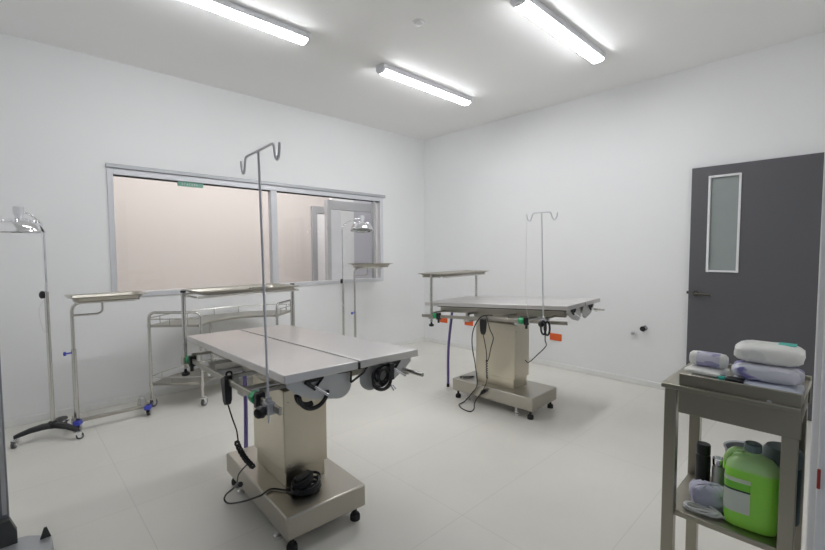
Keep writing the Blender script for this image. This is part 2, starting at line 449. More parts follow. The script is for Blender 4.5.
# ------------------------------------------------------------------ casters
def caster(parent, x, y, r=.026, ztop=.09, ang=0., mats=('rubber', 'chrome'), brake=None, hub='alud'):
    T = Matrix.Translation((x, y, 0)) @ Matrix.Rotation(ang, 4, 'Z')
    o = .016
    fk = MB()
    fk.cyl((0, 0, r*2+.004), (0, 0, ztop), .008, 10, T)
    fk.span((-.020, -.016, r*2), (.022, .016, r*2+.007), T)
    for s in (-1, 1):
        fk.prism([(0, r*.7), (.016, r*.7), (.022, r*2+.004), (-.016, r*2+.004)], -.002, .002,
                 T @ Matrix.Translation((o*.4, s*.015, 0)) @ Matrix.Rotation(PI/2, 4, 'X'))
    f = fk.build('caster', mats[1], parent)
    W = T @ Matrix.Translation((o, 0, r)) @ Matrix.Rotation(PI/2, 4, 'X')
    MB().lathe([(.006, -.011), (r*.8, -.011), (r, -.007), (r, .007), (r*.8, .011), (.006, .011)], 24, W).build('wheel', mats[0], f)
    for s in (-1, 1):
        pass
    MB().lathe([(.001, -.0125), (r*.62, -.0125), (r*.62, .0125), (.001, .0125)], 20, W).build('wheel_hub', hub, f)
    if brake:
        MB().span((-.032, -.023, r*2-.006), (.034, .021, r*2+.028), T).build('brake_cap', brake, f, bevel=.006)
    return f

# ------------------------------------------------------------------ surgical tables
RX = .337          # half distance between the side rails
def surgical_table(label, loc, head, colh, top, dh, tilt, W, L):
    """returns root and the matrix of the tabletop frame in world space"""
    RX = W/2+.02
    t = thing('surgical_table', label, 'table', loc, -head, 'stainless surgical tables')
    Tl = Matrix.Translation(top) @ Matrix.Rotation(-dh, 4, 'Z') @ Matrix.Rotation(-tilt, 4, 'X')
    b = MB().span((-.210, -.408, .072), (.210, .408, .182)).build('base', 'steel', t, bevel=.008)
    for x, y in ((-.17, -.37), (.17, -.37), (-.17, .37), (.17, .37)):
        f = MB().lathe([(.025, 0), (.025, .022), (.020, .032), (.010, .034), (.010, .074)], 20, Matrix.Translation((x, y, 0)))
        f.build('leveling_foot', 'rubber', t)
    for y in (-.25, .25):
        f = MB().lathe([(.020, 0), (.020, .018), (.010, .022), (.010, .074)], 16, Matrix.Translation((-.185, y, 0)))
        f.build('leveling_foot', 'chrome', t)
    cy = .035
    MB().span((-.108, cy-.213, .182), (.108, cy+.163, .30)).build('inner_column', 'steelv', t, bevel=.004)
    c = MB().span((-.118, cy-.226, .262), (.118, cy+.176, colh)).build('column_cover', 'steelv', t, bevel=.005)
    for y, z in ((-.226+cy, .30), (-.226+cy, colh-.06)):
        MB().cyl((-.095, y, z), (-.095, y-.003, z), .005, 10).build('screw', 'tube', c)
    # head block and the tilting frame under the top
    MB().span((-.16, -.20, -.16), (.16, .26, -.105), Tl).build('head_block', 'steel', t, bevel=.004)
    fr = MB()
    for x in (-.20, .20): fr.span((x-.02, -.60, -.105), (x+.02, .60, -.052), Tl)
    for y in (-.56, -.18, .2, .56): fr.span((-.20, y-.02, -.10), (.20, y+.02, -.056), Tl)
    fr.build('tilt_frame', 'steel', t, bevel=.003)
    ga = MB()
    for x in (-.22, -.06, .06, .22): ga.span((x-.022, -L/2+.06, -.052), (x+.022, L/2-.06, -.033), Tl)
    ga.build('panel_gasket', 'rubber', t)
    # two halves with the drain slot between them
    for s in (-1, 1):
        p = MB().span((s*.006, -L/2, -.033), (s*W/2, L/2, 0), Tl)
        p.build('tabletop_panel', 'steelt', t, bevel=.003)
    MB().span((-.0055, -L/2+.001, -.031), (.0055, L/2-.001, -.010), Tl).build('drain_channel', 'rubber', t)
    # side rails on brackets
    for s in (-1, 1):
        ra = MB().span((s*RX-.006, -L/2+(.0 if s < 0 else .10), -.138), (s*RX+.006, L/2+.02, -.110), Tl)
        ra = ra.build('side_rail', 'steel', t, bevel=.003)
        for y in (-.52, -.18, .2, .56):
            a = MB().span((s*.205, y-.012, -.10), (s*(RX-.006), y+.012, -.086), Tl)
            a.span((s*(RX-.03), y-.012, -.136), (s*(RX-.006), y+.012, -.086), Tl)
            a.build('rail_bracket', 'steel', ra)
    for y in (-.25, .24):
        MB().span((-.325, y-.03, -.168), (.325, y+.03, -.140), Tl).build('cross_beam', 'plate', t, bevel=.003)
    # rounded tilt plates under the near end
    for s in (-1, 1):
        n = 14; pl = [(-.295, -.036), (-.045, -.036)]
        for k in range(n+1):
            a = R(62)-R(165)*k/n; pl.append((-.078+.056*math.cos(a), -.090+.052*math.sin(a)))
        pl += [(-.20, -.118), (-.262, -.085), (-.298, -.055)]
        if s > 0: pl = [(-x, y) for x, y in pl]
        MB().prism(pl, -.003, .003, Tl @ Matrix.Translation((0, -L/2+.035, 0)) @ Matrix.Rotation(PI/2, 4, 'X')).build('tilt_plate', 'plate', t)
        kb = MB()
        kx = s*.19
        kb.tube([(kx-.035, -L/2+.025, -.045), (kx+.035, -L/2+.025, -.045), (kx, -L/2+.025, -.078), (kx-.035, -L/2+.025, -.045)], .009, 8, Tl)
        k = kb.build('lock_bracket', 'black', t)
        MB().cyl((kx+.0, -L/2+.02, -.070), (kx+.04, -L/2-.01, -.105), .006, 10, Tl).build('lock_pin', 'chrome', k)
    # drain hose below the far end
    z0 = .02
    hp = smooth([(Tl @ Vector((.0, L/2-.06, -.045))), (Tl @ Vector((.0, L/2-.052, -.14))), (.006, L/2-.045, .40), (.0, L/2-.045, .03)], 10)
    hs = MB().tube(hp, .013, 10).build('drain_hose', 'purple', t)
    MB().cyl((0, L/2-.045, .0), (0, L/2-.045, .034), .015, 12).build('hose_tip', 'black', hs)
    return t, Matrix.Translation(loc) @ Matrix.Rotation(-head, 4, 'Z') @ Tl

TW, TL = .634, 1.457
h1 = R(2.7)
c1 = Vector((1.071, 2.083, 0)); tc1 = Vector((1.062, 2.103, .874))
l1 = Matrix.Rotation(h1, 4, 'Z') @ (tc1-c1)
tab1, T1 = surgical_table('stainless surgical table nearest the camera, black cords coiled on its base', c1, h1, .675, l1, R(.8), R(2.84), TW, TL)
h2 = R(-1.6)
c2 = Vector((3.165, 2.140, 0)); tc2 = Vector((3.240, 2.140, .915))
l2 = Matrix.Rotation(h2, 4, 'Z') @ (tc2-c2)
tab2, T2 = surgical_table('stainless surgical table farther back, standing before the right wall', c2, h2, .735, l2, R(-3.4), R(3.0), .714, 1.36)

# ------------------------------------------------------------------ rail clamps, drip stands, overhead trays
def rx(T): return .337 if T is T1 else .377
def rail_clamp(T, s, label, side=-1, flip=1):
    P = T @ Vector((side*rx(T), s, -.124))
    yawz = math.atan2(T[1][1], T[0][1])-PI/2
    t = thing('rail_clamp', label, 'clamp', P, yawz, 'green rail clamps')
    MB().span((-.020, -.014, -.030), (.016, .018, .030)).build('body', 'black', t, bevel=.004)
    MB().cyl((-.004, flip*-.014 if flip < 0 else .018, .0), (-.004, flip*.062, .0), .024, 14).build('knob', 'green', t, bevel=.004)
    MB().cyl((-.006, 0, -.058), (-.006, 0, -.028), .010, 10).build('screw', 'black', t)
    return t
rail_clamp(T1, -.535, 'green knobbed clamp on the near table rail, beside the black hand control')
rail_clamp(T1, .52, 'green knobbed clamp on the near table rail, at its far end under the tray post')
rail_clamp(T2, -.36, 'green knobbed clamp on the far table rail, near the drip stand end')
rail_clamp(T2, .50, 'green knobbed clamp on the far table rail, by the purple hose')

def drip_stand(T, s, top, lean, label, arm=.135):
    P = T @ Vector((-rx(T)-.014, s, -.124))
    yawz = math.atan2(T[1][1], T[0][1])-PI/2
    t = thing('drip_stand', label, 'stand', P, yawz, 'drip stands on the table rails')
    hgt = top-P.z
    MB().tube([(0, 0, -.055), (0, 0, 0), (-lean*.3, lean, hgt)], .0046, 10).build('pole', 'alu', t)
    hk = []
    for sg in (-1, 1):
        y = sg*arm
        hk.append([(0, y*.0, 0), (0, y, 0), (0, y+sg*.012, -.045), (0, y+sg*.026, -.062), (0, y+sg*.044, -.045), (0, y+sg*.050, -.008)])
    pts = [Vector(p) for p in fillet(hk[0][::-1][:-1]+hk[1][1:], .018, 5)]
    MB().tube([p+Vector((-lean*.3, lean, hgt)) for p in pts], .0045, 8).build('hook_bar', 'alu', t)
    MB().span((-.014, -.022, -.022), (.018, .022, .022)).cyl((0, 0, .015), (0, 0, .04), .011, 10).build('clamp_block', 'alud', t, bevel=.003)
    MB().lathe([(.004, 0), (.018, .004), (.024, .016), (.018, .034), (.006, .038)], 10,
               Matrix.Translation((-.014, .01, -.01)) @ Matrix.Rotation(-PI/2, 4, 'Y') @ Matrix.Rotation(.5, 4, 'X')).build('clamp_knob', 'black', t)
    return t, P
drip_stand(T1, -.655, 1.715, .022, 'tall steel drip stand with two hooks, clamped to the near table')
ds2, P2 = drip_stand(T2, -.50, 1.640, .02, 'shorter steel drip stand with two hooks, clamped to the far table', .07)
ln = MB().tube(smooth([(P2.x-.03, P2.y+.128, 1.60), (P2.x-.035, P2.y+.13, 1.25), (P2.x-.03, P2.y+.125, .93), (P2.x-.02, P2.y+.10, .80)], 6), .0016, 6).build('infusion_line', 'cord')
tag(ln, 'thin white line hanging from the far drip stand', 'tubing')

def overhead_tray(T, sl, sr, ztop, over, dep, label, tlabel, lift=0.):
    A = T @ Vector((-rx(T)-.022, sl, -.124)); B = T @ Vector((rx(T)+.022, sr, -.124))
    mid = (A+B)/2
    ang = math.atan2(B.y-A.y, B.x-A.x); hw = (B-A).length/2
    t = thing('tray_bridge', label, 'stand', (mid.x, mid.y, mid.z), ang, 'tray bridges over the table ends')
    hgt = ztop-mid.z
    for s in (-1, 1):
        p = MB().cyl((s*hw, 0, -.05), (s*hw, 0, hgt+.012), .0125, 12).build('post', 'tube', t)
        MB().span((s*hw-.018, -.022, -.022), (s*hw+.018, .022, .022)).build('rail_block', 'steel', p, bevel=.003)
        MB().lathe([(.004, -.095), (.022, -.09), (.024, -.075), (.010, -.068), (.006, -.048)], 12, Matrix.Translation((s*hw, 0, 0))).build('clamp_knob', 'black', p)
        if not over: MB().cyl((s*hw, 0, hgt+.004), (s*hw, 0, hgt+.016), .015, 12).build('post_cap', 'black', p)
    fr = MB()
    w2 = hw-.03 if not over else hw-.01
    d2 = dep/2-.03
    fr.tube(fillet([(-w2, -d2, hgt-.02), (w2, -d2, hgt-.02), (w2, d2, hgt-.02), (-w2, d2, hgt-.02), (-w2, 0, hgt-.02)], .03, 4)+[(-w2, -d2+.03, hgt-.02)], .006, 8)
    for s in (-1, 1): fr.cyl((s*w2, 0, hgt-.02), (s*hw, 0, hgt-.02), .007, 8)
    fr.build('support_frame', 'tube', t)
    # the loose tray lying on the frame
    tr = thing('instrument_tray', tlabel, 'tray', (mid.x, mid.y, ztop-.013), ang, 'steel instrument trays')
    tw = hw-.04 if not over else hw+.03
    tray_mesh(tr, tw, dep/2)
    return t
def tray_mesh(tr, a, b, hh=.018, lip=.026):
    def ring(x, y, z, r=.03, n=5):
        P = []
        for cx, cy, a0 in ((x-r, y-r, 0), (-x+r, y-r, PI/2), (-x+r, -y+r, PI), (x-r, -y+r, 1.5*PI)):
            for k in range(n+1): P.append((cx+r*math.cos(a0+PI/2*k/n), cy+r*math.sin(a0+PI/2*k/n), z))
        return P
    m = MB()
    m.loft([ring(a-lip-.012, b-lip-.012, 0), ring(a-lip, b-lip, hh), ring(a, b, hh+.008), ring(a, b, hh+.005),
            ring(a-lip+.003, b-lip+.003, hh-.003), ring(a-lip-.010, b-lip-.010, .003)], cap=False)
    n = 24
    o = len(m.v)
    m.f.append(tuple(range(n))); m.f.append(tuple(5*n+k for k in range(n-1, -1, -1)))
    m.build('tray', 'steel', tr)
overhead_tray(T1, .60, .69, 1.115, False, .34, 'steel tray bridge on two posts over the far end of the near table',
              'long steel instrument tray on the bridge over the near table')
overhead_tray(T2, .57, .60, 1.140, True, .30, 'steel tray bridge on two posts over the far end of the far table',
              'long steel instrument tray on the bridge over the far table')
pn = MB().tube([(1.19, 2.86, 1.1105), (1.31, 2.83, 1.1105)], .005, 8).build('forceps', 'tube')
tag(pn, 'slim steel instrument lying on the tray over the near table', 'instrument')

# bent lever handles at the near ends
for T, lab in ((T1, 'near'), (T2, 'far')):
    root = tab1 if T is T1 else tab2
    Ti = root.matrix_basis.inverted() @ T if False else (Matrix.Translation(root.location) @ Matrix.Rotation(root.rotation_euler.z, 4, 'Z')).inverted() @ T
    q = 0 if T is T1 else .045
    MB().tube(fillet([(.19, -.665+q, -.086), (.25, -.650+q, -.085), (.25, (-.83 if T is T1 else -.745), -.088)], .012, 4), .0085, 10, Ti).build('lever_handle', 'tube', root)

# ------------------------------------------------------------------ cords of the near table
hc = thing('hand_control', 'black hand control hanging from the near table rail on a coiled cord', 'remote control', (.70, 1.95, .66))
Th = Matrix.Rotation(R(-22), 4, 'X') @ Matrix.Rotation(R(6), 4, 'Y')
MB().loft([[(x*.5*w_, y*w2_, z) for x, y in ((-.030, -.026), (.030, -.026), (.030, .026), (-.030, .026))] for z, w_, w2_ in
           ((0, .7, .6), (.02, 1.0, .8), (.09, 1.1, 1.0), (.118, 1.15, 1.2), (.128, .9, 1.05))], Th).build('handset', 'black', hc, bevel=.004)
MB().tube(fillet([(.012, .040, .11), (.014, .046, .138), (.034, .036, .140), (.034, .03, .112)], .01, 4), .005, 8).build('hook', 'black', hc)
off = Vector((-.70, -1.95, -.66))
cd = smooth([(.70, 1.95, .665), (.71, 1.925, .60), (.735, 1.945, .53), (.748, 1.966, .47), (.752, 1.985, .455)], 8)
MB().tube([p+off for p in cd], .0034, 8).build('cord', 'black', hc)
ax = smooth([(.752, 1.99, .453), (.757, 1.953, .418), (.762, 1.909, .396), (.764, 1.843, .387)], 30)
hel = []
for i, p in enumerate(ax):
    a = i*1.15
    hel.append(p+off+Vector((math.cos(a)*.011, math.sin(a)*.006, math.sin(a)*.008)))
slabel(MB().tube(hel, .0042, 6).build('coiled_cord', 'black', hc), 'tightly coiled section of the black cord')
cd = smooth([(.764, 1.88, .388), (.770, 1.94, .352), (.785, 2.062, .262), (.800, 2.125, .20), (.802, 2.14, .165)], 8)
MB().tube([p+off for p in cd], .0034, 8).build('cord', 'black', hc)

pc = thing('power_cord', 'black power cord coiled on the base of the near table', 'cord', (1.02, 1.83, .182), 0)
o = Vector((1.02, 1.83, .182))
pts = []
for i in range(5*26):
    a = 2*PI*i/26; rr = .060+.012*math.sin(i*.37)
    k = i/130
    pts.append(Vector((rr*1.05*math.cos(a), rr*.72*math.sin(a)-.01, .008+.042*k+.014*math.sin(a+.8)*k*1.5)))
MB().tube(pts, .0062, 8).build('coil', 'black', pc)
pts = []
for i in range(4*22):
    a = 2*PI*i/22
    pts.append(Vector((-.012+.052*math.cos(a), .012+.034*math.sin(a), .016+.05*i/88+.012*math.cos(a)))) 
MB().tube(pts, .0058, 8).build('coil', 'black', pc)
MB().span((-.05, -.008, .062), (.045, .034, .078), Matrix.Rotation(.25, 4, 'Z')).build('cable_tie_wrap', 'black', pc, bevel=.006)
ld = smooth([(.962, 1.835, .192), (.93, 1.90, .190), (.895, 1.945, .189), (.855, 1.935, .189), (.826, 1.925, .19), (.802, 2.06, .115), (.797, 2.235, .030),
             (.795, 2.30, .022), (.797, 2.28, .06), (.80, 2.20, .120), (.80, 2.15, .158)], 8)
MB().tube([p-o for p in ld], .0045, 8).build('lead', 'black', pc)
MB().tube([p-o for p in [Vector((.80, 2.16, .152)), Vector((.80, 2.115, .178)), Vector((.80, 2.085, .193))]], [.007, .015, .013], 10).build('plug', 'black', pc)

# coils hanging under the near end of the near table
def ring_coil(parent, c, rx, rz, turns, r, seed, ax='y', spread=.012, open_=0.):
    rnd = random.Random(seed); pts = []
    n = 22
    for i in range(int(turns*n)):
        a = 2*PI*i/n; k = 1+.30*math.sin(i*.17+seed)+.10*math.sin(i*.53)
        pts.append((c[0]+rx*k*math.cos(a), c[1]+spread*math.sin(i*.21), c[2]+rz*k*math.sin(a)))
    return MB().tube(pts, r, 8)
hk = thing('hanging_cable', 'black cable bundle hanging under the right corner of the near table', 'cable', (1.125, 1.36, .77), -h1)
ring_coil(hk, (0, .0, .052), .042, .040, 4.2, .0042, 1).build('coil', 'black', hk)
ring_coil(hk, (.014, .012, .060), .034, .032, 3.3, .0040, 3).build('coil', 'black', hk)
MB().span((.030, -.014, .035), (.055, .014, .108)).build('strap', 'black', hk, bevel=.004)
MB().cyl((.04, -.005, .01), (.05, -.012, -.012), .004, 8).cyl((.05, -.005, .01), (.062, -.012, -.008), .004, 8).build('connector_pin', 'chrome', hk)
MB().tube([(x, y, z) for x, y, z in arc((0, .055), .052, PI*1.05, PI*1.75, 12, lambda p, q: (p, -.006, q))], .0075, 8).build('loose_end', 'black', hk)
hk2 = thing('cable_loop', 'thick black cable loop hanging below the left tilt plate of the near table', 'cable', (.826, 1.40, .76), -h1)
MB().tube(arc((0, .055), .060, PI*1.02, PI*1.98, 16, lambda p, q: (p, .012, q)), .0085, 10).build('loop', 'black', hk2)
MB().tube(arc((-.012, .055), .048, PI*1.0, PI*1.6, 12, lambda p, q: (p, .03, q)), .0105, 10).build('loop', 'black', hk2)
lk = MB().tube(fillet([T1 @ Vector((-.09, -TL/2+.02, -.036)), T1 @ Vector((-.03, -TL/2+.015, -.038)), T1 @ Vector((-.035, -TL/2+.015, -.085)), T1 @ Vector((.03, -TL/2+.015, -.055)), T1 @ Vector((.05, -TL/2+.02, -.038))], .008, 3), .0045, 8)
tag(lk.build('tie_cord', 'black'), 'thin black cord slung under the middle of the near table edge', 'cord')

# ------------------------------------------------------------------ cords of the far table
h = thing('hand_control', 'black hand control hanging beside the far table column', 'remote control', (2.845, 2.12, .66))
MB().loft([[(x*w_, y*w_, z) for x, y in ((-.015, -.026), (.015, -.026), (.015, .026), (-.015, .026))] for z, w_ in ((0, .55), (.03, .9), (.10, 1.05), (.13, .9))]).build('handset', 'black', h, bevel=.004)
o = Vector((2.845, 2.12, .66))
MB().tube([p-o for p in smooth([(2.845, 2.12, .662), (2.87, 2.108, .53), (2.89, 2.115, .436)], 8)], .0034, 8).build('cord', 'black', h)
hel = []
for i, p in enumerate(smooth([(2.89, 2.115, .436), (2.905, 2.125, .35), (2.925, 2.135, .271)], 24)):
    a = i*1.15; hel.append(p-o+Vector((math.cos(a)*.007, math.sin(a)*.007, 0)))
slabel(MB().tube(hel, .004, 6).build('coiled_cord', 'black', h), 'tightly coiled section of the black cord')
MB().tube([p-o for p in smooth([(2.925, 2.135, .271), (2.94, 2.16, .21), (2.936, 2.185, .155)], 6)], .0034, 8).build('cord', 'black', h)
p = thing('power_cord', 'black power cord looped from the far table rail down to the floor', 'cord', (2.84, 2.25, .0))
o = Vector((2.84, 2.25, 0))
MB().tube([q-o for q in smooth([(2.875, 2.05, .826), (2.86, 2.10, .822), (2.835, 2.15, .795), (2.83, 2.212, .687), (2.838, 2.23, .554), (2.87, 2.22, .377),
                                (2.925, 2.242, .19), (2.925, 2.30, .10), (2.93, 2.36, .03), (2.90, 2.375, .006), (2.829, 2.367, .006), (2.774, 2.287, .006), (2.768, 2.196, .006),
                                (2.84, 2.21, .006), (2.90, 2.25, .03), (2.928, 2.236, .08), (2.93, 2.20, .12)], 8)], .0048, 8).build('lead', 'black', p)
MB().tube([q-o for q in (Vector((2.93, 2.205, .115)), Vector((2.93, 2.185, .140)), Vector((2.93, 2.165, .155)))], [.008, .017, .014], 10).build('plug', 'black', p)
p = thing('connecting_cord', 'thin black cord curving beside the far table hand control', 'cord', (2.84, 2.04, .5))
o = Vector((2.84, 2.04, .5))
MB().tube([q-o for q in smooth([(2.86, 2.10, .815), (2.845, 2.078, .788), (2.84, 2.047, .709), (2.84, 2.015, .650), (2.85, 2.045, .56), (2.885, 2.09, .46), (2.89, 2.11, .43)], 8)], .0036, 8).build('cord', 'black', p)
p = MB().tube(smooth([(2.998, 2.48, .188), (3.01, 2.50, .188), (3.07, 2.45, .188), (3.11, 2.42, .188), (3.05, 2.42, .188), (3.0, 2.46, .188)], 6), .0045, 8).build('flat_cable', 'black')
tag(p, 'black flat cable lying on the base of the far table', 'cable')
p = thing('hanging_cable', 'black cable loops hanging from the far table rail below the drip stand', 'cable', (2.84, 1.555, .735))
for dx_, dy_ in ((-.004, -.018), (.006, .018)):
    MB().tube([(dx_, dy_+.020*math.cos(a), .052+.050*math.sin(a)) for a in [2*PI*i/24 for i in range(24)]], .0075, 8, None, True).build('loop', 'black', p)
o = Vector((2.84, 1.555, .735))
MB().tube([q-o for q in smooth([(2.84, 1.555, .742), (2.86, 1.565, .69), (2.90, 1.58, .640), (2.98, 1.69, .545), (3.03, 1.80, .452), (3.04, 1.84, .462)], 8)], .0038, 8).build('cord', 'black', p)

# ------------------------------------------------------------------ examination lamps
def exam_lamp(label, x, y, zknob, ztop, hx, hy, tilt, rz, dia=.15):
    t = thing('examination_lamp', label, 'lamp', (x, y, 0), 0, 'chrome examination lamps on stands')
    for a in (rz, rz+2*PI/3, rz-2*PI/3):
        ca, sa = math.cos(a), math.sin(a)
        pr = [(.0, .095, .026, .024), (.06, .098, .024, .024), (.13, .092, .020, .020), (.19, .078, .017, .017), (.215, .070, .015, .014)]
        rings = []
        for d, z, w_, hh in pr:
            rings.append([(d*ca-sa*w_*p, d*sa+ca*w_*p, z+hh*q) for p, q in ((-1, -.8), (1, -.8), (1, .3), (.6, .8), (-.6, .8), (-1, .3))])
        lg = MB().loft(rings).build('leg', 'blacksteel', t, bevel=.003)
        caster(lg, .205*ca, .205*sa, .024, .066, a+.9, ('greyrub', 'chrome'))
    MB().lathe([(.030, .075), (.034, .09), (.032, .115), (.020, .125)], 20).build('hub', 'blacksteel', t)
    MB().cyl((0, 0, .11), (0, 0, zknob), .0140, 14).build('lower_pole', 'tube', t)
    L = math.hypot(hx, hy); ux, uy = hx/L, hy/L
    zb = ztop-.135
    pts = [(0, 0, zknob-.02), (0, 0, zb)]+[(ux*L*(1-math.cos(k/10*PI/2)), uy*L*(1-math.cos(k/10*PI/2)), zb+(ztop-zb)*math.sin(k/10*PI/2)) for k in range(1, 11)]
    MB().tube(pts, .0085, 10).build('upper_pole', 'chrome', t)
    k = MB().lathe([(.012, 0), (.026, .006), (.028, .016), (.022, .022), (.004, .024)], 16, Matrix.Translation((-.012, -.008, zknob-.02)) @ Matrix.Rotation(R(150), 4, 'Z') @ Matrix.Rotation(PI/2, 4, 'Y'))
    k.build('height_knob', 'black', t)
    MB().tube(smooth([(-.012, -.008, zknob-.05), (-.045, -.02, zknob-.13), (-.03, -.02, zknob-.26), (-.004, -.016, zknob-.31)], 6), .0022, 6).build('mains_cord', 'cord', t)
    # head
    Th = Matrix.Translation((hx, hy, ztop)) @ Matrix.Rotation(tilt[1], 4, 'Z') @ Matrix.Rotation(tilt[0], 4, 'X')
    hb = MB().lathe([(.0, .035), (.026, .033), (.030, .028), (.030, -.012), (.022, -.030), (.016, -.05)], 20, Th).build('lamp_hub', 'alu', t)
    rr = dia
    dm = MB().lathe([(.018, -.046), (rr*.45, -.052), (rr*.72, -.070), (rr*.90, -.095), (rr*.99, -.128), (rr*1.0, -.140), (rr*.97, -.140), (rr*.94, -.126), (rr*.85, -.100), (rr*.66, -.076), (.018, -.056)], 40, Th)
    dm = dm.build('lamp_dome', 'chrome', t)
    MB().torus((0, 0, -.138), rr*.985, .006, 'z', 40, 8, Th).build('rim', 'chrome', dm)
    MB().lathe([(0, -.122), (rr*.93, -.122), (rr*.93, -.126), (0, -.126)], 40, Th).build('lens', 'frost', dm)
    for i in range(6):
        a = 2*PI*i/6+.3
        MB().lathe([(0, .010), (.016, .008), (.020, -.006), (.020, -.012)], 14, Th @ Matrix.Translation((rr*.66*math.cos(a), rr*.66*math.sin(a), -.066)) @ Matrix.Rotation(.0, 4, 'X')).build('reflector_cup', 'chrome', dm)
    return t
exam_lamp('chrome examination lamp on a black three-legged stand at the left edge', .198, 4.032, 1.075, 1.640, -.125, -.06, (0, 0), R(66), .138)
exam_lamp('chrome examination lamp in front of the right window pane', 2.83, 4.13, 1.035, 1.745, .21, -.10, (R(-9), R(-40)), R(80), .132)

# ------------------------------------------------------------------ adjustable instrument (mayo) stands
def mayo(label, tlabel, x, y, ztop, rz):
    t = thing('instrument_stand', label, 'stand', (x, y, 0), rz, 'instrument stands by the window wall')
    fx = .46
    b = MB().span((-.02, -.045, .070), (.02, .12, .092)).span((fx-.02, -.045, .070), (fx+.02, .22, .092)).span((.02, -.028, .070), (fx-.02, .002, .092))
    b.build('base_frame', 'steel', t, bevel=.003)
    for cx, cy_, br in ((0, -.035, 'blue'), (fx, -.035, 'blue'), (0, .10, None), (fx, .20, None)):
        caster(t, cx, cy_, .032, .078, 1.1 if cy_ < 0 else 1.9, ('rubber', 'tube'), br)
    MB().span((fx-.045, .0, .088), (fx-.012, .04, .150)).build('end_block', 'plate', t, bevel=.004)
    MB().cyl((0, 0, .088), (0, 0, .63), .0165, 14).build('sleeve', 'tube', t)
    za = ztop-.03
    MB().tube(fillet([(0, 0, .55), (0, 0, za), (.40, -.045, za)], .07, 8), .0115, 12).build('post', 'tube', t)
    MB().tube(fillet([(0, 0, za-.095), (.185, -.02, za-.095), (.185, -.02, za)], .045, 6), .0085, 10).build('brace', 'tube', t)
    k = MB().cyl((-.05, -.01, .605), (-.014, -.004, .605), .006, 8).lathe([(.005, 0), (.016, .004), (.016, .016), (.005, .020)], 10, Matrix.Translation((-.064, -.012, .605)) @ Matrix.Rotation(PI/2, 4, 'Y'))
    k.build('height_knob', 'blue', t)
    cx, cy_ = .21, -.06
    f = MB()
    a_, b_ = .195, .115
    f.tube(fillet([(cx-a_, cy_, za+.012), (cx-a_, cy_-b_, za+.012), (cx+a_, cy_-b_, za+.012), (cx+a_, cy_+b_, za+.012), (cx-a_, cy_+b_, za+.012), (cx-a_, cy_, za+.012)], .03, 4), .0065, 8)
    f.build('tray_frame', 'tube', t)
    loc = Matrix.Translation((x, y, 0)) @ Matrix.Rotation(rz, 4, 'Z') @ Vector((cx, cy_, za+.022))
    tr = thing('instrument_tray', tlabel, 'tray', loc, rz, 'steel instrument trays')
    tray_mesh(tr, .245, .165, .026, .032)
    return t, loc
m1, lm = mayo('instrument stand with blue wheel brakes beside the lamp at the left', 'steel instrument tray on the stand at the left, scissors in it', .338, 4.05, 1.010, 0)
mayo('taller instrument stand before the right end of the window', 'steel instrument tray on the stand before the right end of the window', 3.085, 4.25, 1.185, 0)
for i, (dx_, dy_, a) in enumerate(((.06, -.03, .3), (.11, .02, -.35))):
    T = Matrix.Translation((lm.x+dx_, lm.y+dy_, lm.z+.006)) @ Matrix.Rotation(a, 4, 'Z')
    s = MB().tube([(-.08, -.008, .002), (.02, 0, .003), (.085, .004, .003)], .0035, 8, T).tube([(-.08, .008, .002), (.02, 0, .007), (.085, -.004, .003)], .0035, 8, T)
    s.torus((-.093, -.011, .003), .013, .003, 'z', 14, 6, T).torus((-.093, .011, .003), .013, .003, 'z', 14, 6, T)
    tag(s.build('scissors', 'chrome'), 'steel scissors lying %s in the tray of the left stand' % ('in the middle' if i == 0 else 'toward the right end'), 'scissors')

# ------------------------------------------------------------------ crescent instrument trolley
ct = thing('crescent_trolley', 'curved two-shelf steel instrument trolley behind the near table', 'trolley', (1.53, 4.15, 0))
O = Vector((1.53, 4.15, 0))
inner = [(1.199, 3.925), (1.30, 4.045), (1.42, 4.125), (1.555, 4.16), (1.70, 4.145), (1.83, 4.085), (1.938, 3.992)]
outer = [(2.215, 4.215), (2.08, 4.335), (1.90, 4.43), (1.70, 4.475), (1.50, 4.478), (1.28, 4.445), (1.06, 4.36), (.870, 4.215)]
def sm2(p): return [tuple(q)[:2] for q in smooth([(a, b, 0) for a, b in p], 5)]
I2 = [(a-O.x, b-O.y) for a, b in sm2(inner)]; U2 = [(a-O.x, b-O.y) for a, b in sm2(outer)]
for z, nm in ((.728, 'top_shelf'), (.215, 'lower_shelf')):
    s = MB().prism(I2+U2, z-.022, z)
    s = s.build(nm, 'steel', ct, bevel=.003)
    rl = MB(); zr = z+.062
    def off2(P, k):
        out = []
        for i, (a, b) in enumerate(P):
            c = Vector((a, b-(-.55), 0)); out.append((a, b))
        return out
    ins = lambda P, d: [((a*(1-d)), b+(d*.0)) for a, b in P]
    rl.tube([(a, b-.006, zr) for a, b in U2], .0045, 8)
    for k in range(2, len(U2)-1, 6): rl.cyl((U2[k][0], U2[k][1]-.006, z-.002), (U2[k][0], U2[k][1]-.006, zr), .0038, 8)
    # low rail across the ends
    for A, B in ((I2[0], U2[-1]), (I2[-1], U2[0])):
        rl.cyl((A[0], A[1], zr-.012), (B[0], B[1], zr-.012), .0045, 8)
        for q in (.25, .6):
            x_, y_ = A[0]+(B[0]-A[0])*q, A[1]+(B[1]-A[1])*q
            rl.cyl((x_, y_, z-.002), (x_, y_, zr-.012), .0038, 8)
    rl.build('guard_rail', 'tube', s)
